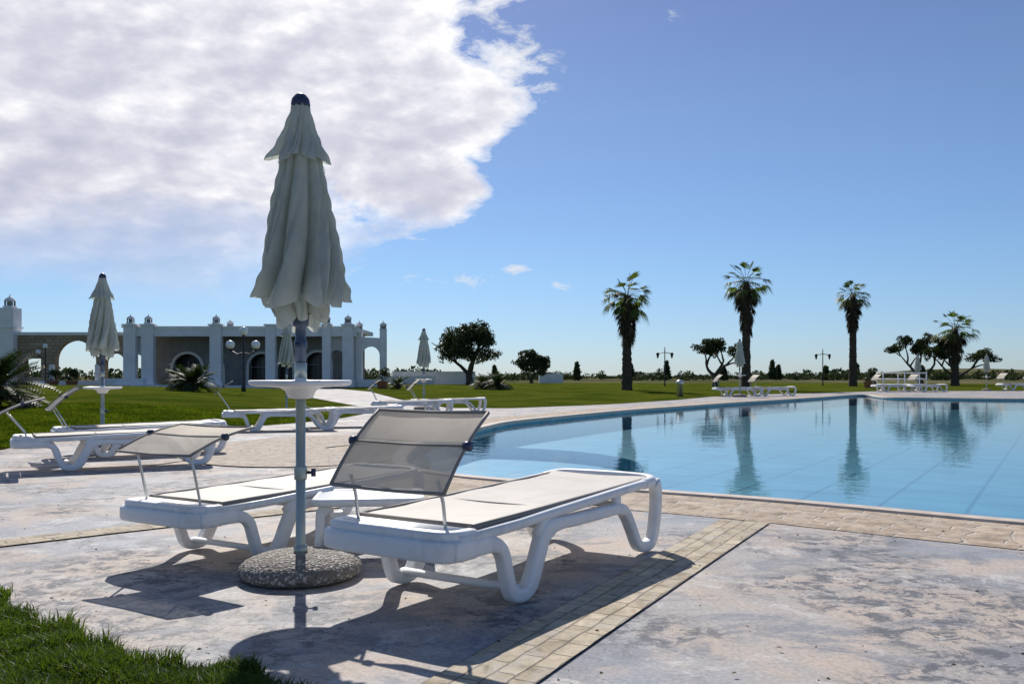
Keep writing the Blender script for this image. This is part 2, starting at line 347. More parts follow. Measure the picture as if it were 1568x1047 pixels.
for i in range(seg+1):
    t=2*math.pi*i/seg
    V+=[(cx+.01*math.cos(t),cy+.01*math.sin(t),.012),(cx+1.75*math.cos(t),cy+2.6*math.sin(t),.012)]; U+=[(t*1.9,0),(t*1.9,2.0)]
F=[(2*i,2*i+1,2*i+3,2*i+2) for i in range(seg)]
po=offset(pool,sg*.17)
F=[f for f in F if not any(pip(V[q][0],V[q][1],po) for q in f if q%2)]
mk('stone_circle_paving',V,F,m_circ,uv=U)

def lawn(name,poly,hh,wid,step=1.2):
    xs=[p[0] for p in poly]; ys=[p[1] for p in poly]; ex=[]
    def dist(x,y):
        best=1e9;n=len(poly)
        for i in range(n):
            ax,ay=poly[i-1];bx,by=poly[i];dx,dy=bx-ax,by-ay;t=max(0,min(1,((x-ax)*dx+(y-ay)*dy)/(dx*dx+dy*dy)))
            best=min(best,math.hypot(x-ax-t*dx,y-ay-t*dy))
        return best
    x=min(xs)
    while x<max(xs):
        y=min(ys)
        while y<max(ys):
            if pip(x,y,poly) and dist(x,y)>.3: ex.append((x+random.uniform(-.2,.2)*step*.3,y))
            y+=step
        x+=step
    V,T=cdt(poly,(),ex)
    def H(x,y):
        d=dist(x,y); k=min(1,d/wid); return .025+hh*k*k*(3-2*k)*(.8+.2*math.sin(x*.35+y*.2))
    o=mk(name,[(x,y,H(x,y) if dist(x,y)>1e-3 else .006) for x,y in V],T,m_grass,smooth=True); return H
lawnA=[(-45,6),(-9,7.2),(-7.5,9.6),(-6.9,11.4),(-7.1,13.2),(-6.9,14.6),(-5.4,17.0),(-4.2,20),(-3.9,24),(-4.3,27),(-6.2,32),(-13,50),(-20,70),(-60,70),(-70,30)]
lawnA=[(p.x,p.y) for p in cr([(x,y,0) for x,y in lawnA],3,True)]
HA=lawn('lawn',lawnA,.30,7,1.6)
lawnB=[(-4.7,38),(-1.9,27.6),(-.1,27.3),(3.4,31),(6.7,36.5),(9.6,42.5),(13.3,48),(17,50.6),(24,58),(60,66),(60,120),(-40,120),(-14,70),(-9,56)]
HB=lawn('lawn',lawnB,.12,8,2.5)

def blades(name,pts,h0,h1,w,mat,zf):
    n=len(pts); P=np.array(pts); a=rng.uniform(0,2*np.pi,n); h=rng.uniform(h0,h1,n); 
    h=h*(1+.35*np.sin(P[:,0]*9+np.sin(P[:,1]*7)*2)*np.sin(P[:,1]*11+1))
    l=rng.uniform(.1,.85,n)*h; b=rng.uniform(0,2*np.pi,n)
    W=w*rng.uniform(.6,1.3,n); ca,sa=np.cos(a)*W,np.sin(a)*W; lx,ly=np.cos(b)*l,np.sin(b)*l
    z=np.array([zf(x,y) for x,y in pts]) if zf else np.zeros(n)
    V=np.empty((n,5,3)); x,y=P[:,0],P[:,1]
    V[:,0]=np.c_[x-ca,y-sa,z];V[:,1]=np.c_[x+ca,y+sa,z]
    V[:,2]=np.c_[x+ca*.8+lx*.35,y+sa*.8+ly*.35,z+h*.6];V[:,3]=np.c_[x-ca*.8+lx*.35,y-sa*.8+ly*.35,z+h*.6]
    V[:,4]=np.c_[x+lx,y+ly,z+h*(.95-.2*l/h)]
    V=V.reshape(-1,3); F=[]
    for i in range(n): k=5*i; F+=[(k,k+1,k+2,k+3),(k+3,k+2,k+4)]
    return mk(name,V.tolist(),F,mat)
fg=[(-4.5,.8),(-.45,.8),(-.50,2.3),(-.66,2.70),(-.90,2.90),(-1.12,2.93),(-1.28,3.05),(-1.56,3.18),(-1.82,3.40),(-2.08,3.66),(-2.34,3.92),(-3.0,4.3),(-4.5,4.9)]
sheet('grass_verge_soil',fg,[],.010,m_soil)
pts=[]
while len(pts)<55000:
    x=random.uniform(-3.1,-.4);y=random.uniform(2.4,4.6)
    if abs(x)>y*.62+.1: continue
    jx=math.sin(x*23)*.02+math.sin(x*9+1)*.025+random.gauss(0,.022)
    if pip(x+jx,y+jx,fg):
        pts.append((x,y))
blades('grass',pts,.03,.085,.0028,m_blade,lambda x,y:.008)
pts=[]
while len(pts)<50000:
    y=8+14*random.random()**1.5; x=random.uniform(-y*.62,-3)
    if pip(x,y,lawnA): pts.append((x,y))
blades('lawn_blades',pts,.03,.07,.006,m_blade2,HA)
V=[];F=[]; pol2=offset(pool,sg*.2)
for i in range(260):
    y=2.4+9*random.random()**1.6; x=random.uniform(-.6*y,.6*y)
    if pip(x,y,pol2) or pip(x,y,fg): continue
    s=random.uniform(.003,.011)*(1+.05*y); a=random.uniform(0,6.28); k=len(V); asp=random.uniform(.15,.5)
    V+=[(x+s*math.cos(a),y+s*math.sin(a),.014),(x-s*asp*math.sin(a),y+s*asp*math.cos(a),.020),(x-s*math.cos(a),y-s*math.sin(a),.015),(x+s*asp*math.sin(a),y-s*asp*math.cos(a),.013)]; F.append((k,k+1,k+2,k+3))
mk('fallen_leaves',V,F,m_dry)

# ---------------------------------------------------------------- loungers
def lounger(loc,ang,scale=1,can=(.52,.80,.27),name='sun_lounger',s0=.0,back=0,detail=1,cw=0):
    r=empty(name,(loc[0],loc[1],.006),rad(ang),scale); W=.70
    fb=MB(); n=5 if detail else 3
    for y in (.03,W-.03):
        p=cr([(.02,y,.295),(.16,y,.290),(.29,y,.283),(.365,y,.24),(.40,y,.15),(.435,y,.060),(.485,y,.034),(.55,y,.036),(.605,y,.085),(.655,y,.18),(.71,y,.265),(.80,y,.292),(1.0,y,.288),(1.25,y,.285),(1.46,y,.278),(1.545,y,.24),(1.62,y,.15),(1.69,y,.060),(1.76,y,.036),(1.85,y,.038),(1.90,y,.09),(1.935,y,.2),(1.945,y,.31),(1.92,y,.372)],n)
        t=[]
        for q in p:
            k=.030
            if .56<q.x<.76: k=.044
            if q.x<.3: k=.038
            if q.x>1.84: k=.040
            if q.z<.05: k=.030
            t.append(k)
        t=[sum(t[max(0,i-2):i+3])/len(t[max(0,i-2):i+3]) for i in range(len(t))]
        fb.sweep(p,t,.029,(0,1,0),0,16,.50)
        fb.sweep([(.06,y,.330),(.5,y,.336),(.75,y,.345),(1.2,y,.358),(1.6,y,.37),(1.9,y,.378)],.022,.024,(0,1,0),0,10,.5)
        fb.sweep([(.66,y,.25),(.74,y,.33)],.045,.022,(0,1,0),0,10,.6)
        fb.sweep([(1.44,y,.29),(1.44,y,.36)],.03,.02,(0,1,0),0,10,.6)
    fb.sweep(cr([(.16,.03,.290),(.05,.032,.292),(.0,.09,.293),(-.012,W/2,.294),(.0,W-.09,.293),(.05,W-.032,.292),(.16,W-.03,.290)],5),.028,.042,(0,0,1),0,16,.5)
    fb.sweep(cr([(.17,.04,.342),(.06,.05,.346),(.02,.12,.349),(.015,W/2,.351),(.02,W-.12,.349),(.06,W-.05,.346),(.17,W-.04,.342)],5),.03,.022,(0,0,1),0,12,.55)
    fb.sweep([(.12,.06,.35),(.12,W-.06,.35)],.05,.016,(0,0,1),0,10,.5)
    fb.sweep(cr([(1.78,.035,.372),(1.90,.04,.378),(1.945,.11,.385),(1.95,W/2,.388),(1.945,W-.11,.385),(1.90,W-.04,.378),(1.78,W-.035,.372)],5),.030,.028,(0,0,1),0,12,.7)
    for sx,zz in ((.50,.06),(.72,.30),(1.46,.30)):
        fb.sweep([(sx,.03,zz),(sx,W-.03,zz)],.022,.016,(0,0,1),0,8,.6)
    fb.obj('frame',[m_white],r)
    sb=MB(); V=[];F=[];nx,ny=24,8
    x0,x1=.19,1.925
    for i in range(nx+1):
        s=x0+(x1-x0)*i/nx
        for j in range(ny+1):
            w=.052+(W-.104)*j/ny; z=.364+.030*(s/1.9)-.014*math.sin(math.pi*j/ny)*(1-.4*i/nx)+.002*math.sin(s*17+w*5)
            if s>1.85: z+=.012-(s-1.85)*.1
            V.append((s,w,z))
    for i in range(nx):
        for j in range(ny): a=i*(ny+1)+j; F.append((a,a+ny+1,a+ny+2,a+1))
    sb.add(V,F)
    for y in (.05,W-.05):
        sb.sweep([(.18,y,.362),(.8,y,.372),(1.3,y,.380),(1.86,y,.392)],.011,.013,(0,1,0),1,8,.8)
    sb.sweep([(.19,.05,.364),(.19,W-.05,.364)],.008,.012,(0,0,1),1,8,.8)
    sb.sweep([(.78,.05,.366),(.78,W-.05,.366)],.006,.006,(0,0,1),1,8,.8)
    sb.obj('seat',[m_sling,m_edge],r)
    if can:
        h0,h1,t=can; cs=s0; cb=MB()
        A=Vector((cs,0,h0)); dirv=Vector((t,0,h1-h0)); y0,y1=.055-cw,W-.055+cw
        nrm=Vector((-(h1-h0),0,t)).normalized()
        def cp(u,w):
            bend=.02*math.sin(math.pi*u)
            return A+dirv*u+nrm*(bend-.008*math.sin(math.pi*(w-y0)/(y1-y0)))+Vector((0,w,0))
        V=[];F=[];nu,nw=12,8
        for i in range(nu+1):
            for j in range(nw+1): V.append(cp(i/nu,y0+(y1-y0)*j/nw))
        for i in range(nu):
            for j in range(nw): a=i*(nw+1)+j; F.append((a,a+nw+1,a+nw+2,a+1))
        k0=len(cb.F); cb.add(V,F,0)
        for q in range(len(F)):
            if q//nw < nu*.52: cb.mi[k0+q]=1
        for w in (y0,y1): cb.tube([cp(i/8,w) for i in range(9)],.008,2,8)
        for u in (0,.53,1): cb.tube([cp(u,y0),cp(u,(y0+y1)/2),cp(u,y1)],.008 if u!=.53 else .005,2,8)
        cb.obj('sunshade',[m_can,m_can2,m_edge],r)
        rb=MB()
        for w in (.12,W-.12):
            rb.tube([(.11,w,.34),(.10,w,.40),(.085+cs*.5,w,(h0+.36)/2+.03),tuple(cp(.15,w)-nrm*.012)],.0075,0,8)
        for w in (y0+.002,y1-.002):
            q=cp(.53,w); rb.sweep([q+Vector((0,-.022 if w<.3 else -.005,0)),q+Vector((0,.005 if w<.3 else .022,0))],.02,.02,(0,0,1),1,12,1)
        rb.obj('sunshade_arms',[m_metal,m_navy],r)
    return r
lounger((-.225,3.42),57.2,1.03,(.515,.815,.30),s0=.01)
lounger((-1.545,4.35),58.5,.93,(.645,.775,.44),s0=-.03,cw=.02)
lounger((-5.05,8.95),30,1,(.60,.76,.42),s0=-.14)
lounger((-5.35,10.4),33,1,(.58,.86,.34),s0=-.08)
lounger((-5.1,15.6),18,1,(.66,.90,.30),s0=-.15)
lounger((-4.0,16.8),20,1,(.62,.92,.28),s0=-.1)
lounger((-3.4,21.6),12,1,(.66,.90,.30),s0=-.1)
lounger((-2.6,23.3),14,1,(.62,.90,.30),s0=-.1)
lounger((10.0,43.0),5,1.15,(.62,.92,.28)); lounger((12.0,43.6),12,1.15,(.62,.92,.28))
lounger((22.8,55),8,1.2,(.62,.92,.28)); lounger((33.5,60),8,1.3,(.62,.92,.28)); lounger((36.5,62),8,1.3,(.62,.92,.28)); lounger((24.9,54.4),15,1.2,(.62,.92,.28))

r=empty('side_table',(-.80,4.98,.006),rad(6)); tb=MB()
def rrect(hx,hy,rr,k=6):
    o=[]
    for (sx,sy,a0) in ((1,1,0),(-1,1,90),(-1,-1,180),(1,-1,270)):
        for i in range(k+1):
            a=rad(a0+90*i/k); o.append((sx*(hx-rr)+rr*math.cos(a),sy*(hy-rr)+rr*math.sin(a)))
    return o
levels=[(.27,.19,.285),(.30,.22,.29),(.305,.225,.305),(.305,.225,.325),(.298,.218,.331),(.285,.205,.331),(.28,.20,.324),(.02,.01,.324)]
V=[];F=[]
for hx,hy,z in levels: V+=[(x,y,z) for x,y in rrect(hx,hy,min(.06,hy*.9))]
L=28
for i in range(len(levels)-1):
    for j in range(L): F.append((i*L+j,i*L+(j+1)%L,(i+1)*L+(j+1)%L,(i+1)*L+j))
F.append(tuple((len(levels)-1)*L+j for j in range(L))); F.append(tuple(range(L))[::-1])
tb.add(V,F)
tb.obj('top',[m_white],r); lb=MB()
for sx in (-1,1):
    for sy in (-1,1):
        lb.sweep(cr([(sx*.20,sy*.16,.285),(sx*.255,sy*.175,.25),(sx*.262,sy*.18,.15),(sx*.285,sy*.19,.0)],5),[.03]*6+[.024]*5+[.02]*5,.018,(0,1,0),0,10,.6)
lb.obj('legs',[m_white],r)

# ---------------------------------------------------------------- parasols
def parasol(loc,scale=1,table=.967,tabled=True,seed=1,nth=240,nh=70,rot=0):
    R=random.Random(seed); r=empty('beach_umbrella',(loc[0],loc[1],.004),rot,scale)
    b=MB()
    b.lathe([(.10,0),(.27,.0),(.298,.02),(.305,.045),(.295,.07),(.26,.092),(.20,.108),(.12,.118),(.04,.122),(.001,.122)],seg=64)
    b.obj('base',[m_peb],r)
    p=MB()
    p.lathe([(.034,.10),(.034,.15),(.026,.155),(.024,.16),(.024,.98)],seg=20,m=0)
    p.lathe([(.019,.98),(.019,2.33)],seg=16,m=0)
    p.lathe([(.030,.48),(.032,.49),(.032,.54),(.030,.55)],seg=20,m=0)
    p.tube([(.03,-.0,.515),(.065,-.01,.515)],.009,1,8); p.tube([(.062,-.01,.495),(.062,-.01,.535)],.012,1,8)
    p.lathe([(.022,.985),(.030,.99),(.030,1.06),(.024,1.065)],seg=20,m=0)
    p.lathe([(.020,1.065),(.027,1.07),(.027,1.13),(.032,1.135),(.032,1.17),(.026,1.175),(.026,1.24),(.04,1.245),(.042,1.30),(.024,1.31)],seg=20,m=2)
    p.tube([(-.02,-.03,1.15),(-.02,-.055,1.15)],.012,1,8)
    p.obj('pole',[m_pole,m_navy,m_blue],r)
    q=MB()
    for i in range(8):
        a=2*math.pi*i/8+.2
        q.tube([(.03*math.cos(a),.03*math.sin(a),1.27),(.06*math.cos(a),.06*math.sin(a),1.5),(.045*math.cos(a),.045*math.sin(a),1.95)],.006,0,6)
    q.obj('ribs',[m_metal],r)
    if tabled:
        t=MB(); h=table
        t.lathe([(.025,h-.085),(.06,h-.08),(.075,h-.045),(.10,h-.03),(.13,h-.026),(.22,h-.022),(.246,h-.016),(.252,h-.004),(.250,h+.006),(.242,h+.008),(.235,h+.001),(.03,h-.001),(.03,h+.02),(.022,h+.02)],seg=56)
        t.obj('table',[m_white],r)
    f=MB()
    def tier(z0,z1,prof,lobes,amp0,amp1,tw,hemamp,sd,hemvar=.035):
        RR=random.Random(sd); 
        wd=[RR.uniform(.55,1.6) for _ in range(lobes)]; tot=sum(wd); edges=[0]
        for q_ in wd: edges.append(edges[-1]+q_/tot)
        depth=[RR.uniform(.75,1.2) for _ in range(lobes)]; outr=[RR.uniform(.84,1.08) for _ in range(lobes)]; hm=[RR.uniform(-1,1)*hemvar for _ in range(lobes)]
        skew=[RR.uniform(-.6,.6) for _ in range(lobes)]; fl=[RR.uniform(1.5,3.5) for _ in range(lobes)]; fp=[RR.uniform(0,6) for _ in range(lobes)]
        V=[];F=[]
        for i in range(nh+1):
            t=i/nh; z=z0+(z1-z0)*t
            rr=np.interp(t,[q_[0] for q_ in prof],[q_[1] for q_ in prof]); amp=amp0+(amp1-amp0)*min(1,t*1.25)
            for j in range(nth):
                th=2*math.pi*j/nth; u=(j/nth+ (tw*t+.10*math.sin(3.4*t+sd)+.03*math.sin(9*t+th))/(2*math.pi))%1
                k=0
                while k<lobes-1 and u>=edges[k+1]: k+=1
                fr=(u-edges[k])/(edges[k+1]-edges[k]); frs=min(1,max(0,fr+skew[k]*fr*(1-fr)))
                v_=math.sin(math.pi*frs)**.6
                sub=.14*math.exp(-((frs-.45-.16*math.sin(fl[k]*t*2+fp[k]))/.09)**2)*min(1,t*2)
                g=(1-amp*depth[k])+amp*depth[k]*v_*outr[k]-sub*amp*1.5
                g=max(.18,g)+ (outr[k]-1)*.35*v_*t
                wr=.005*math.sin(z*31+th*4+sd*2)*math.sin(z*13+th*7)*t+.003*math.sin(z*60+th*9)*v_
                R_=rr*g+wr
                tt=th+.16*t*math.sin(k*2.1+sd)*v_
                zz=z+(hm[k]*v_+.05*(1-v_))*t**5*hemamp
                V.append((R_*math.cos(tt),R_*math.sin(tt),zz))
        for i in range(nh):
            for j in range(nth): F.append((i*nth+j,(i+1)*nth+j,(i+1)*nth+(j+1)%nth,i*nth+(j+1)%nth))
        f.add(V,F,0)
    tier(2.17,1.345,[(0,.06),(.12,.105),(.22,.122),(.4,.160),(.7,.212),(.92,.250),(1,.258)],10,.25,.66,.5,1.0,sd=seed)
    tier(1.52,1.255,[(0,.10),(.6,.160),(1,.145)],8,.3,.62,-.4,1.0,sd=seed+4,hemvar=.05)
    tier(2.345,2.045,[(0,.044),(.15,.056),(.5,.096),(.8,.142),(1,.172)],9,.12,.48,.15,.8,sd=seed+2,hemvar=.022)
    f.obj('canopy',[m_fab],r)
    c=MB(); c.lathe([(.046,2.335),(.048,2.35),(.043,2.375),(.028,2.395),(.012,2.405),(.001,2.408)],seg=20); c.obj('finial_cap',[m_navy],r)
    return r
parasol((-1.055,4.40),1,seed=3,rot=.3,nth=360,nh=90)
u=parasol((-5.62,12.1),1,table=.84,seed=11,nth=160,nh=40)
v2=parasol((-2.6,26.0),1,table=.9,seed=5,nth=110,nh=26)
for k,(x,y,s) in enumerate([(-5.75,22.5,.98),(10.9,42.2,1.15),(27.6,60,1.04),(32.3,60,1.04)]):
    clone(v2 if k%2 else u,'beach_umbrella',(x,y,.004),k*1.3,s)

# ---------------------------------------------------------------- vegetation
def leaves(centers,n,size,asp=.35,seed=0,gauss=.5):
    g=np.random.default_rng(seed); C=np.array(centers); k=g.integers(0,len(C),n)
    d=g.normal(size=(n,3)); d/=np.linalg.norm(d,axis=1)[:,None]; rr=g.uniform(.25,1,n)**gauss
    P=C[k,:3]+d*rr[:,None]*C[k,3:6]
    a=g.normal(size=(n,3)); a/=np.linalg.norm(a,axis=1)[:,None]; b=np.cross(a,g.normal(size=(n,3))); b/=np.linalg.norm(b,axis=1)[:,None]
    s=size*g.uniform(.6,1.4,n)[:,None]
    V=np.stack([P-a*s,P+b*s*asp,P+a*s,P-b*s*asp],1).reshape(-1,3)
    F=[(4*i,4*i+1,4*i+2,4*i+3) for i in range(n)]
    return V.tolist(),F
def olive(name,loc,H,W,trunkh,seed,dens=9000,nclump=34,cr_=.55,leaf=.085,bare=False,lean=0):
    R=random.Random(seed); r=empty(name,(loc[0],loc[1],0)); t=MB(); cl=[]
    def limb(p,d,l,rad_,lv):
        P=[p]; q=p.copy(); dd=d.copy()
        for i in range(4):
            dd=(dd+Vector((R.uniform(-.28,.28),R.uniform(-.28,.28),R.uniform(-.05,.2)))).normalized(); q=q+dd*l/4; P.append(q.copy())
        rs=[rad_*(1-.13*i) for i in range(5)]
        t.sweep(P,rs,rs,(.3,.9,.1),0,7,1)
        if lv>0:
            for i in range(R.choice((2,3,3)) if lv>1 else 3):
                nd=(dd+Vector((R.uniform(-1,1),R.uniform(-1,1),R.uniform(-.15,.6)))).normalized()
                limb(P[R.choice((3,4,4))],nd,l*R.uniform(.6,.85),rad_*.55,lv-1)
        else: cl.append(q)
    for k in range(3):
        a=k*2.1+seed; limb(Vector((.08*math.cos(a),.08*math.sin(a),trunkh*.75)),Vector((math.cos(a)*(1.3 if bare else .8),math.sin(a)*.5,.9)).normalized(),(H-trunkh)*(.40 if bare else .42),.16*H/5,2)
    bs=H/5
    t.sweep([(0,0,-.1),(.03,0,trunkh*.3),(-.04,.02,trunkh*.65),(.02,0,trunkh*.9)],[.36*bs,.27*bs,.24*bs,.27*bs],[.30*bs,.25*bs,.22*bs,.27*bs],(0,1,0),0,9,.9)
    t.obj('trunk',[m_bark],r)
    ce=[]
    xs=[c.x for c in cl]; 
    sx=W/2*.8/max(abs(min(xs)),max(xs),.1)
    for c in cl:
        for _ in range(2): 
            z=min(c.z,H-.4); ce.append((c.x*min(1.3,sx if not bare else 1)+R.uniform(-.3,.3),c.y+R.uniform(-.3,.3),z+R.uniform(-.3,.3),R.uniform(.3,.7)*cr_*1.3,R.uniform(.4,.8)*cr_*1.3,R.uniform(.25,.5)*cr_*1.3))
    if not bare:
        for i in range(nclump):
            a=R.uniform(0,6.28); e=R.uniform(-.35,1.0); q=R.uniform(.45,1)
            x=W/2*.85*q*math.cos(a)*math.cos(e*1.3); y=W/2*.85*q*math.sin(a)*math.cos(e*1.3)
            z=trunkh+(H-trunkh)*(.38+.50*q*math.sin(e*1.4))
            ce.append((x,y,z,R.uniform(.5,1)*cr_,R.uniform(.5,1)*cr_,R.uniform(.35,.7)*cr_))
    V,F=leaves(ce,dens,leaf,.4,seed); mk('crown',V,F,m_olive,r); return r
olive('olive_tree',(-4.35,90),7.0,6.6,1.6,3,14000,60,1.15,.15)
olive('olive_tree',(2.4,110),4.4,4.6,.7,5,7000,26,.9,.17)
olive('olive_tree',(16.6,72),4.9,4.2,1.4,9,5000,0,.62,.10,bare=True)
olive('olive_tree',(38.9,84),5.6,5.4,1.1,14,5400,0,.75,.12,bare=True)
olive('olive_tree',(42.8,85),5.2,4.2,1.1,23,3600,0,.70,.12,bare=True)

def fan(mb,p,d,size,m,R,droop=.3,nb=15,spread=2.1):
    d=d.normalized(); side=d.cross(Vector((0,0,1)))
    if side.length<.1: side=Vector((1,0,0))
    side.normalize(); side=(side+Vector((R.uniform(-.4,.4),R.uniform(-.4,.4),R.uniform(-.4,.4)))).normalized()
    V=[];F=[]
    for i in range(nb):
        a=(i/(nb-1)-.5)*spread; v=(d*math.cos(a)+side*math.sin(a)).normalized(); L=size*(.75+.25*math.cos(a))*R.uniform(.85,1.1)
        wv=v.cross(d.cross(side)).normalized()*size*.042
        mid=p+v*L*.6+Vector((0,0,-droop*.12*size)); tip=p+v*L+Vector((0,0,-droop*size*R.uniform(.4,1.0)))
        k=len(V); V+=[p,mid-wv,tip,mid+wv]; F.append((k,k+1,k+2,k+3))
    mb.add(V,F,m)
def palm(loc,H,crown=1.5,seed=1,skirt=1.6,tr=.26,nleaf=30,lean=0):
    R=random.Random(seed); r=empty('palm_tree',(loc[0],loc[1],0),R.uniform(0,6)); t=MB()
    hub=H-crown*.80; P=[];rs=[]
    for i in range(70):
        z=hub*i/69; P.append((lean*z*z/hub,0,z-.05*(i==0))); q=i/69
        rs.append(tr*(1.2-.42*q+.35*math.exp(-q*14))*(1+.07*(i%2))+ (.05*R.random() if q>.1 else 0))
    t.sweep(P,rs,rs,(0,1,0),0,12,1)
    for _ in range(200):
        z=R.uniform(.3,hub-.2); a=R.uniform(0,6.28); rr=tr*(1.0-.35*z/hub)
        c=Vector((lean*z*z/hub+rr*math.cos(a),rr*math.sin(a),z)); o=Vector((math.cos(a),math.sin(a),.9))*R.uniform(.05,.11)
        t.tube([c,c+o],.03,0,4)
    t.obj('trunk',[m_ptrunk],r)
    top=Vector((lean*hub,0,hub)); l=MB()
    for i in range(nleaf):
        a=i*2.399+R.uniform(-.2,.2); e=math.asin(max(-.75,min(.98,1-1.62*(i+.5)/nleaf)))+R.uniform(-.2,.2)
        d=Vector((math.cos(a)*math.cos(e),math.sin(a)*math.cos(e),math.sin(e))); L=crown*R.uniform(.45,.75)
        tip=top+d*L+Vector((0,0,-.08*crown)); 
        l.tube([top+Vector((0,0,-.1)),top+d*L*.5,tip],.016,0,4)
        fan(l,tip,(d+Vector((0,0,-.25))),crown*R.uniform(.36,.50),0,R,droop=.35+.4*(e<.3),nb=17)
    l.obj('crown',[m_palm],r)
    s=MB()
    for i in range(int(34*skirt)):
        a=R.uniform(0,6.28); z=hub-.10-R.random()**1.3*skirt*.8; rr=tr*.7
        c=Vector((lean*z+rr*math.cos(a),rr*math.sin(a),z)); f=(z-(hub-skirt))/skirt
        d=Vector((math.cos(a)*(.15+.85*max(0,f)**2),math.sin(a)*(.15+.85*max(0,f)**2),-.9)).normalized(); L=R.uniform(.25,.55)*crown*.75
        tip=c+d*L; s.tube([c,tip],.018,0,4)
        fan(s,tip,d+Vector((0,0,-.4)),crown*R.uniform(.28,.42),0,R,droop=.4,nb=9,spread=1.1)
    s.obj('dead_frond_skirt',[m_dead],r); return r
palm((7.04,54),7.3,1.7,1,2.5,.24)
palm((16.2,61),8.85,1.7,2,3.2,.24)
palm((29.0,75),9.2,1.6,3,2.8,.25)
palm((40.2,80),6.9,2.0,4,2.4,.27)

def cycad(loc,R0,seed,z=0,name='cycad_plant',n=34):
    R=random.Random(seed); b=MB(); r=empty(name,(loc[0],loc[1],z))
    for i in range(n):
        a=i*2.4; e=R.uniform(.15,1.35); L=R0*R.uniform(.8,1.15); P=[];q=Vector((0,0,.15*R0))
        for k in range(8):
            ee=e-1.3*k/7*(.6 if e>.9 else 1); q=q+Vector((math.cos(a)*math.cos(ee),math.sin(a)*math.cos(ee),math.sin(ee)))*L/8; P.append(q.copy())
        for k in range(7):
            p0,p1=P[k],P[k+1]; T=(p1-p0).normalized(); sd=T.cross(Vector((0,0,1))).normalized()
            for s_ in (-1,1):
                for m in range(3):
                    c=p0+(p1-p0)*m/3; ll=R0*.26*(1-abs(k-3)/6)
                    t_=c+sd*s_*ll+T*ll*.5+Vector((0,0,.05*R0)); b.add([c,c+T*R0*.035,t_],[(0,1,2)],0)
        b.tube([Vector((0,0,.1*R0))]+P[:7],.012,0,4)
    b.obj('fronds',[m_cyc],r)
    t=MB(); t.lathe([(.16*R0,0),(.2*R0,.12*R0),(.12*R0,.25*R0)],seg=12); t.obj('stem',[m_bark],r)
    return r
cycad((-11.9,20.0),1.45,1,.2,n=90)
cycad((-17.5,47),1.2,2,.25,n=60); cycad((-16.3,45),1.4,3,.25,n=60); cycad((-1.9,60),1.1,4,.1,n=50); cycad((-.9,58),1.2,5,.1,n=50); cycad((-8.0,62),1.0,6,.1)
for (x,y) in [(-37.5,72),(-36.2,72.5),(-9.7,66),(26.8,66)]:
    r=empty('potted_plant',(x,y,.0)); p=MB(); p.lathe([(.28,0),(.36,.1),(.46,.5),(.5,.55),(.5,.62),(.44,.62),(.42,.52)],seg=18); p.obj('pot',[m_terra],r)
    V,F=leaves([(0,0,1.0,.5,.5,.5),(.2,0,1.3,.4,.4,.35)],500,.09,.4,int(y)); mk('leaves',V,F,m_olive,r)
ce=[];R=random.Random(4)
for i in range(420):
    x=R.uniform(-5,190); y=R.uniform(190,330); h=R.choice((1.0,1.3,1.8,2.4))*R.uniform(.7,1.25)
    if math.sin(x*.21)+math.sin(x*.083+1)>-.4 or R.random()<.2:
        ce.append((x,y,h*.5,R.uniform(1.2,3.2),2,h*.55))
for x,y,h in [(14,190,4.2),(36,205,4.6),(62,210,4.9),(64,212,3.8),(27,200,3.9),(84,215,4.2),(100,215,3.6),(-4,200,3.5),(48,200,3.6),(73,205,3.4)]:
    for k in range(6): ce.append((x,y,h*(.15+.14*k),1.15-.17*k,1.0,h*.12))
V,F=leaves(ce,26000,.42,.5,9); mk('distant_tree_line',V,F,m_far)
ce=[(R.uniform(-120,-10),R.uniform(110,160),R.uniform(.6,1.4),R.uniform(1,2.5),1.5,R.uniform(.6,1.2)) for _ in range(150)]
V,F=leaves(ce,9000,.35,.5,19); mk('hedge',V,F,m_far)
V=[];F=[];nx,ny=60,12
for i in range(nx+1):
    for j in range(ny+1):
        x=190+900*i/nx; y=600+500*j/ny
        V.append((x,y,-1+9*math.sin(math.pi*j/ny)*min(1,i/14)*(.75+.2*math.sin(i*.5)+.08*math.sin(i*1.7))))
for i in range(nx):
    for j in range(ny): a=i*(ny+1)+j; F.append((a,a+ny+1,a+ny+2,a+1))
mk('hill',V,F,m_land,smooth=True)

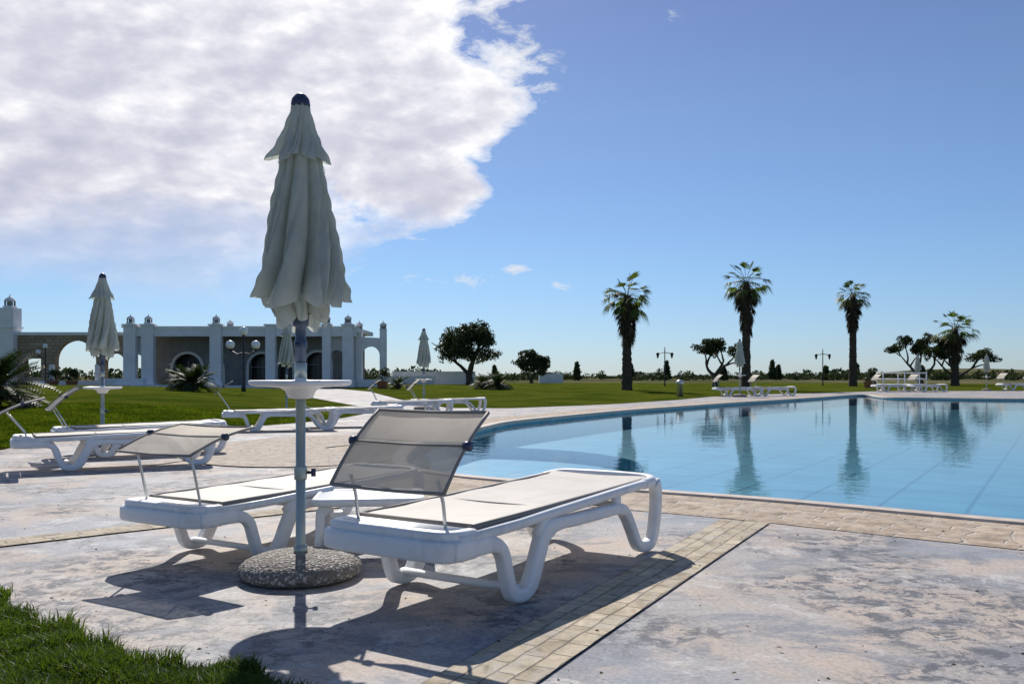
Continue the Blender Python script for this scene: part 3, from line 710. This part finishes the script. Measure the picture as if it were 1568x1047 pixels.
# ---------------------------------------------------------------- buildings
def X(px): return (px-784)/18.
def Zh(py): return (593-py)/18.
def arch(cx,w,spring,z0=-.0,seg=14):
    r=w/2; return [(cx-r,z0)]+[(cx+r,z0)]+[(cx+r*math.cos(math.pi*i/seg),spring+r*math.sin(math.pi*i/seg)) for i in range(seg+1)]
def wallpanel(mb,outer,holes,y,th,m):
    V,T=cdt(outer,holes); n=len(V)
    VV=[(x,y,z) for x,z in V]+[(x,y+th,z) for x,z in V]
    F=[t for t in T]+[tuple(i+n for i in t)[::-1] for t in T]
    mb.add(VV,F,m)
    for lp,sgn in [(outer,1)]+[(h,-1) for h in holes]:
        k=len(lp); A=[(x,y,z) for x,z in lp]+[(x,y+th,z) for x,z in lp]
        mb.add(A,[(i,(i+1)%k,(i+1)%k+k,i+k) for i in range(k)],m)
def finial(mb,x,y,z,s=1,m=0,md=1):
    mb.box((x,y,z+.08*s),(.62*s,.62*s,.12*s),m)
    for dx in (-.2,.2):
        for dy in (-.2,.2): mb.box((x+dx*s,y+dy*s,z+.30*s),(.09*s,.09*s,.34*s),md)
    mb.box((x,y,z+.29*s),(.26*s,.26*s,.3*s),md)
    mb.lathe([(.36*s,.47*s),(.34*s,.53*s),(.24*s,.66*s),(.1*s,.76*s),(.03*s,.8*s),(.03*s,.9*s),(.001,.92*s)],(x,y,z),12,m)
r=empty('white_arcade_building'); w=MB(); g=MB(); k=MB()
top=Zh(505); Y0=75.
hol=[]
xa,xb=X(196),X(548)
doors=((266,2.5,1.7),(312,1.1,1.6),(385,2.3,1.8),(422,1.3,1.6),(474,2.2,2.0))
for cxp,wd,sp in doors:
    hol.append(arch(X(cxp),wd,sp,.012))
outer=[(xa,0),(xb,0),(xb,top-.15),(xa,top-.15)]
wallpanel(g,outer,hol,Y0+3.2,.3,0)
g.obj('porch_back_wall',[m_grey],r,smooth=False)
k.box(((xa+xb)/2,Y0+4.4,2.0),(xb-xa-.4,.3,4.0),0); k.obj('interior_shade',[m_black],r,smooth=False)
dfm=MB()
for cxp,wd,sp in ((266,2.5,1.7),(385,2.3,1.8),(474,2.2,2.0)):
    for dx in (-wd/2+.12,0,wd/2-.12): dfm.box((X(cxp)+dx,Y0+3.42,sp/2+.3),(.07,.06,sp+.6))
    dfm.box((X(cxp),Y0+3.42,sp),(wd,.05,.07))
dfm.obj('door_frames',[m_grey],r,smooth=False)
trm=MB()
for cxp,wd,sp in doors:
    rr=wd/2+.12; cx_=X(cxp)
    trm.sweep([(cx_-rr,Y0+3.14,0),(cx_-rr,Y0+3.14,sp)]+[(cx_-rr*math.cos(math.pi*i/12),Y0+3.14,sp+rr*math.sin(math.pi*i/12)) for i in range(1,12)]+[(cx_+rr,Y0+3.14,sp),(cx_+rr,Y0+3.14,0)],.12,.05,(0,1,0),0,8,.4)
trm.obj('arch_trim',[m_wall],r,smooth=False)
w.box(((xa+xb)/2,Y0+3.5,top+.0),(xb-xa+.2,8.2,.34))
w.box(((xa+xb)/2,Y0-.50,top-.36),(xb-xa-.1,.35,.38))
w.box(((xa+xb)/2,Y0-.64,top+.24),(xb-xa+.5,.22,.12))
for px,wd in ((205,1.0),(232,1.0),(335,.95),(418,.8),(503,.7),(535,.85)):
    xx=X(px); w.box((xx,Y0-.62,top/2+.17),(wd,.6,top+.34)); w.box((xx,Y0-.62,.25),(wd+.25,.85,.5)); w.box((xx,Y0-.62,top+.40),(wd+.22,.84,.14))
x0,x1=X(497),X(590)
wallpanel(w,[(x0,0),(x1,0),(x1,Zh(517)),(x0,Zh(512))],[arch(X(514),1.25,2.6,.5),arch(X(566),1.55,2.75,.5)],Y0-.1+.6,.45,0)
w.box((X(585),Y0+.7,Zh(505)/2),(.5,.8,Zh(505)))
w.box((X(548),Y0+.7,Zh(505)/2),(.5,.8,Zh(505)))
w.box((X(540),Y0+.2,.35),(4.2,.3,.7))
for px in (205,232,318,335,415,432,503,535): finial(w,X(px),Y0-.62 if px not in (318,415,432) else Y0+6,top+.47,.95,0,1)
for px in (548,585): finial(w,X(px),Y0+.7,Zh(505),.95,0,1)
wallpanel(w,[(X(190),0),(X(224),0),(X(224),top-.2),(X(190),top-.2)],[arch(X(212),.85,2.4,.3)],Y0-.2,.3,0)
w.box((X(200),Y0-1.2,.4),(3.2,.25,.8)); w.box((X(255),Y0-1.4,.14),(7.5,1.0,.28)); w.box((X(390),Y0-1.4,.10),(12,1.4,.2))
w.obj('walls_and_roof',[m_wall,m_grey],r,smooth=False)
r=empty('stone_arcade_wall'); a=MB(); b_=MB()
zt=Zh(512)
wallpanel(a,[(X(16),0),(X(192),0),(X(192),zt),(X(16),zt)],[arch(X(107),3.5,2.3,.35,20),[(X(28),.9),(X(53),.9),(X(53),2.5),(X(28),2.5)],arch(X(168),1.7,2.1,.35)],Y0+1,.6,0)
a.obj('stone_wall',[m_tufo],r,smooth=False)
b_.box((X(104),Y0+1.3,zt+.14),(9.9,.9,.26)); 
for px in (72,143,190): b_.box((X(px),Y0+.8,1.0),(.35,.35,2.0))
b_.box((X(120),Y0+.4,.3),(8,.25,.6)); b_.obj('coping',[m_wall],r,smooth=False)
r=empty('white_tower'); b_=MB(); b_.box((X(5),Y0+1,Zh(470)/2),(1.3,1.3,Zh(470))); finial(b_,X(5),Y0+1,Zh(470),1.3); b_.box((X(5),Y0+1,Zh(500)),(1.5,1.5,.14)); b_.obj('tower_body',[m_wall,m_grey],r,smooth=False)
r=empty('low_white_wall'); b_=MB(); b_.box((-8.5,96,.75),(9,.4,1.5)); b_.box((-11,92,.5),(6,.4,1.0)); b_.box((5.2,118,.65),(3.2,1.5,1.3)); b_.obj('wall_segments',[m_wall],r,smooth=False)
r=empty('sunbed_rack'); b_=MB()
for x in (0,1.4,2.8):
    for y in (0,1): b_.tube([(x,y,0),(x,y,1.25)],.04,0,6)
for z in (.45,.8,1.2):
    for y in (0,1): b_.tube([(0,y,z),(2.8,y,z)],.035,0,6)
    for x in (0,1.4,2.8): b_.tube([(x,0,z),(x,1,z)],.035,0,6)
b_.obj('frame',[m_white],r); r.location=(24.0,57,0)

def lamp(loc,H,globes,name='street_lamp',z=0):
    r=empty(name,(loc[0],loc[1],z)); b=MB()
    b.lathe([(.12,0),(.12,.25),(.06,.32),(.045,.5),(.04,H-.2)],seg=12)
    for dx,dz in globes:
        if abs(dx)>.01: b.tube([(0,0,H-.65+dz*.6),(dx*.5,0,H-.72+dz*.6),(dx,0,H+dz-.22)],.028,0,6)
        b.lathe([(.09,-.20),(.11,-.17),(.06,-.14)],(dx,0,H+dz),10)
    b.obj('post',[m_dark],r); g=MB()
    for dx,dz in globes: g.lathe([(.001,-.22)]+[(.22*math.sin(math.pi*i/12),-.22*math.cos(math.pi*i/12)) for i in range(1,12)]+[(.001,.22)],(dx,0,H+dz+.04),16)
    g.obj('globes',[m_globe],r); return r
lamp((-13.7,45),3.05,[(0,0),(-.68,-.70),(.62,-.70)],z=.2)
lamp((-39.7,75),3.5,[(0,0),(-.6,-.5)]); 
for x,y in ((13.0,75),(28.2,80)):
    r=empty('street_lamp',(x,y,0)); b=MB(); b.lathe([(.1,0),(.05,.4),(.04,3.2),(.02,3.5)],seg=8); b.tube([(-.6,0,2.9),(0,0,3.0),(.6,0,2.9)],.03,0,6)
    for dx in (-.6,.6): b.lathe([(.05,2.5),(.13,2.85),(.17,2.87),(.02,3.02)],(dx,0,0),8)
    b.obj('post_and_lanterns',[m_dark],r)
r=empty('bollard',(7.9,41.5,0)); b=MB(); b.lathe([(.16,0),(.16,.6),(.19,.62),(.19,.75),(.05,.82)],seg=14); b.obj('post',[m_metal],r)

# ---------------------------------------------------------------- world, sun, camera
SUN_EL=rad(39.5); SUN_AZ=rad(-13.4)
W=D.worlds.new('World'); S.world=W; W.use_nodes=True; nt=W.node_tree; nt.nodes.clear()
o=N(nt,'ShaderNodeOutputWorld'); bg=N(nt,'ShaderNodeBackground'); bg.inputs['Strength'].default_value=.115
sky=N(nt,'ShaderNodeTexSky',sky_type='NISHITA'); sky.sun_disc=False; sky.sun_elevation=SUN_EL; sky.sun_rotation=SUN_AZ
sky.air_density=1.0; sky.dust_density=.15; sky.ozone_density=3; sky.altitude=0
t=N(nt,'ShaderNodeTexCoord'); sx=N(nt,'ShaderNodeSeparateXYZ'); nt.links.new(t.outputs['Generated'],sx.inputs[0])
az=mth(nt,'ARCTAN2',sx.outputs[0],sx.outputs[1]); el=mth(nt,'ARCSINE',sx.outputs[2])
cb=N(nt,'ShaderNodeCombineXYZ'); nt.links.new(az,cb.inputs[0]); nt.links.new(el,cb.inputs[1]); P=cb.outputs[0]
def ae(x,y):
    u=(x-784)/1350; a=math.atan(u); return a,math.atan((575-y)/1350*math.cos(a))
wn=N(nt,'ShaderNodeTexNoise'); wn.inputs['Scale'].default_value=7; wn.inputs['Detail'].default_value=4; nt.links.new(P,wn.inputs['Vector'])
wsb=N(nt,'ShaderNodeVectorMath',operation='SUBTRACT'); wsb.inputs[1].default_value=(.5,.5,.5); nt.links.new(wn.outputs['Color'],wsb.inputs[0])
wsc=N(nt,'ShaderNodeVectorMath',operation='SCALE'); wsc.inputs['Scale'].default_value=.13; nt.links.new(wsb.outputs[0],wsc.inputs[0])
wad=N(nt,'ShaderNodeVectorMath',operation='ADD'); nt.links.new(P,wad.inputs[0]); nt.links.new(wsc.outputs[0],wad.inputs[1]); PW=wad.outputs[0]
def blobs(lst,vec):
    cur=None
    for (cx,cy,rx,ry,amp) in lst:
        a,e=ae(cx,cy); s=N(nt,'ShaderNodeVectorMath',operation='SUBTRACT'); s.inputs[1].default_value=(a,e,0); nt.links.new(vec,s.inputs[0])
        m=N(nt,'ShaderNodeVectorMath',operation='MULTIPLY'); m.inputs[1].default_value=(1400/rx,1400/ry,0); nt.links.new(s.outputs[0],m.inputs[0])
        l=N(nt,'ShaderNodeVectorMath',operation='LENGTH'); nt.links.new(m.outputs[0],l.inputs[0])
        q=mth(nt,'MULTIPLY',mth(nt,'SUBTRACT',1,l.outputs['Value']),amp)
        cur=q if cur is None else mth(nt,'MAXIMUM',cur,q)
    return cur
cur=blobs([(180,60,570,300,1),(590,50,150,190,.9),(680,185,150,55,.9),(600,270,150,110,.9),(130,340,420,190,.9),(250,-250,620,260,1)],PW)
st=N(nt,'ShaderNodeMapping'); st.inputs['Rotation'].default_value=(0,0,rad(-34)); st.inputs['Scale'].default_value=(1,2.1,1); nt.links.new(P,st.inputs[0])
st2=N(nt,'ShaderNodeMapping'); st2.inputs['Rotation'].default_value=(0,0,rad(-34)); st2.inputs['Scale'].default_value=(1,2.1,1); st2.inputs['Location'].default_value=(.004,-.026,0); nt.links.new(P,st2.inputs[0])
n1=noise(nt,st.outputs[0],8,9,.66,.25)
ns=noise(nt,st.outputs[0],6.5,5,.56,.0); nsb=noise(nt,st2.outputs[0],6.5,5,.56,.0)
lit_relief=mth(nt,'SUBTRACT',ns,nsb)  # sun-side shading painted into the cloud tone from offset noise
dens=mth(nt,'ADD',mth(nt,'MULTIPLY',cur,1.5),mth(nt,'MULTIPLY',mth(nt,'SUBTRACT',n1,.5),1.7))
mask=ramp(nt,dens,[(.0,(0,0,0)),(.08,(.38,.38,.38)),(.30,(1,1,1))])
low=ramp(nt,mth(nt,'ADD',el,mth(nt,'MULTIPLY',mth(nt,'SUBTRACT',ns,.5),.14)),[(.075,(0,0,0)),(.19,(1,1,1))])
mask=mix(nt,1.0,mask,low,'MULTIPLY')
n2=noise(nt,P,3.2,3,.5,.2)
thin=ramp(nt,dens,[(.1,(.14,.14,.14)),(.7,(0,0,0))])
tone=mth(nt,'ADD',mth(nt,'ADD',mth(nt,'MULTIPLY',n2,.55),mth(nt,'MULTIPLY',lit_relief,1.3)),mth(nt,'ADD',mth(nt,'ADD',mth(nt,'MULTIPLY',el,.60),mth(nt,'MULTIPLY',az,.22)),thin))
ccol=ramp(nt,tone,[(.16,(4.8,4.9,5.9)),(.34,(5.9,5.9,6.8)),(.47,(7.2,7.2,7.8)),(.60,(9.0,9.0,9.1))])
grade=ramp(nt,el,[(.0,(.45,.58,.86)),(.12,(.54,.65,.82)),(.28,(.64,.68,.79)),(.42,(.68,.64,.76)),(1.0,(.9,.92,.95))])
skyc=mix(nt,1.0,sky.outputs[0],grade,'MULTIPLY')
# separate small tufts drifting off the main bank, thin veil streaks
tuft=blobs([(785,100,90,80,1),(740,15,60,30,.8),(1028,24,22,24,.7),(790,413,30,12,.8),(865,440,50,16,.7),(1100,438,34,9,.7),(700,430,120,22,.5),(620,365,40,14,.7)],P)
n4=noise(nt,st.outputs[0],22,7,.68,.6)
td=mth(nt,'ADD',mth(nt,'MULTIPLY',tuft,.8),mth(nt,'MULTIPLY',mth(nt,'SUBTRACT',n4,.60),3.0))
tm=mix(nt,1.0,ramp(nt,td,[(.0,(0,0,0)),(.5,(.8,.8,.8))]),ramp(nt,tuft,[(.0,(0,0,0)),(.2,(1,1,1))]),'MULTIPLY')
sk3=mix(nt,tm,skyc,(6.9,7.1,7.6))
nt.links.new(mix(nt,mask,sk3,ccol),bg.inputs[0]); nt.links.new(bg.outputs[0],o.inputs[0])

sun=D.lights.new('sun','SUN'); sun.energy=5.0; sun.angle=rad(.5); sun.color=(1,.95,.88)
so=D.objects.new('sun',sun); S.collection.objects.link(so)
dv=Vector((math.sin(SUN_AZ)*math.cos(SUN_EL),math.cos(SUN_AZ)*math.cos(SUN_EL),math.sin(SUN_EL)))
so.rotation_euler=dv.to_track_quat('Z','Y').to_euler(); so.location=(0,0,20)
cam=D.cameras.new('camera'); co=D.objects.new('camera',cam); S.collection.objects.link(co); S.camera=co
co.location=(0,0,1.0); co.rotation_euler=(rad(90),0,0); cam.sensor_width=36; cam.lens=36*1350/1568; cam.shift_y=52/1568
cam.clip_start=.05; cam.clip_end=9000
S.view_settings.view_transform='Standard'; S.view_settings.look='None'; S.view_settings.exposure=0
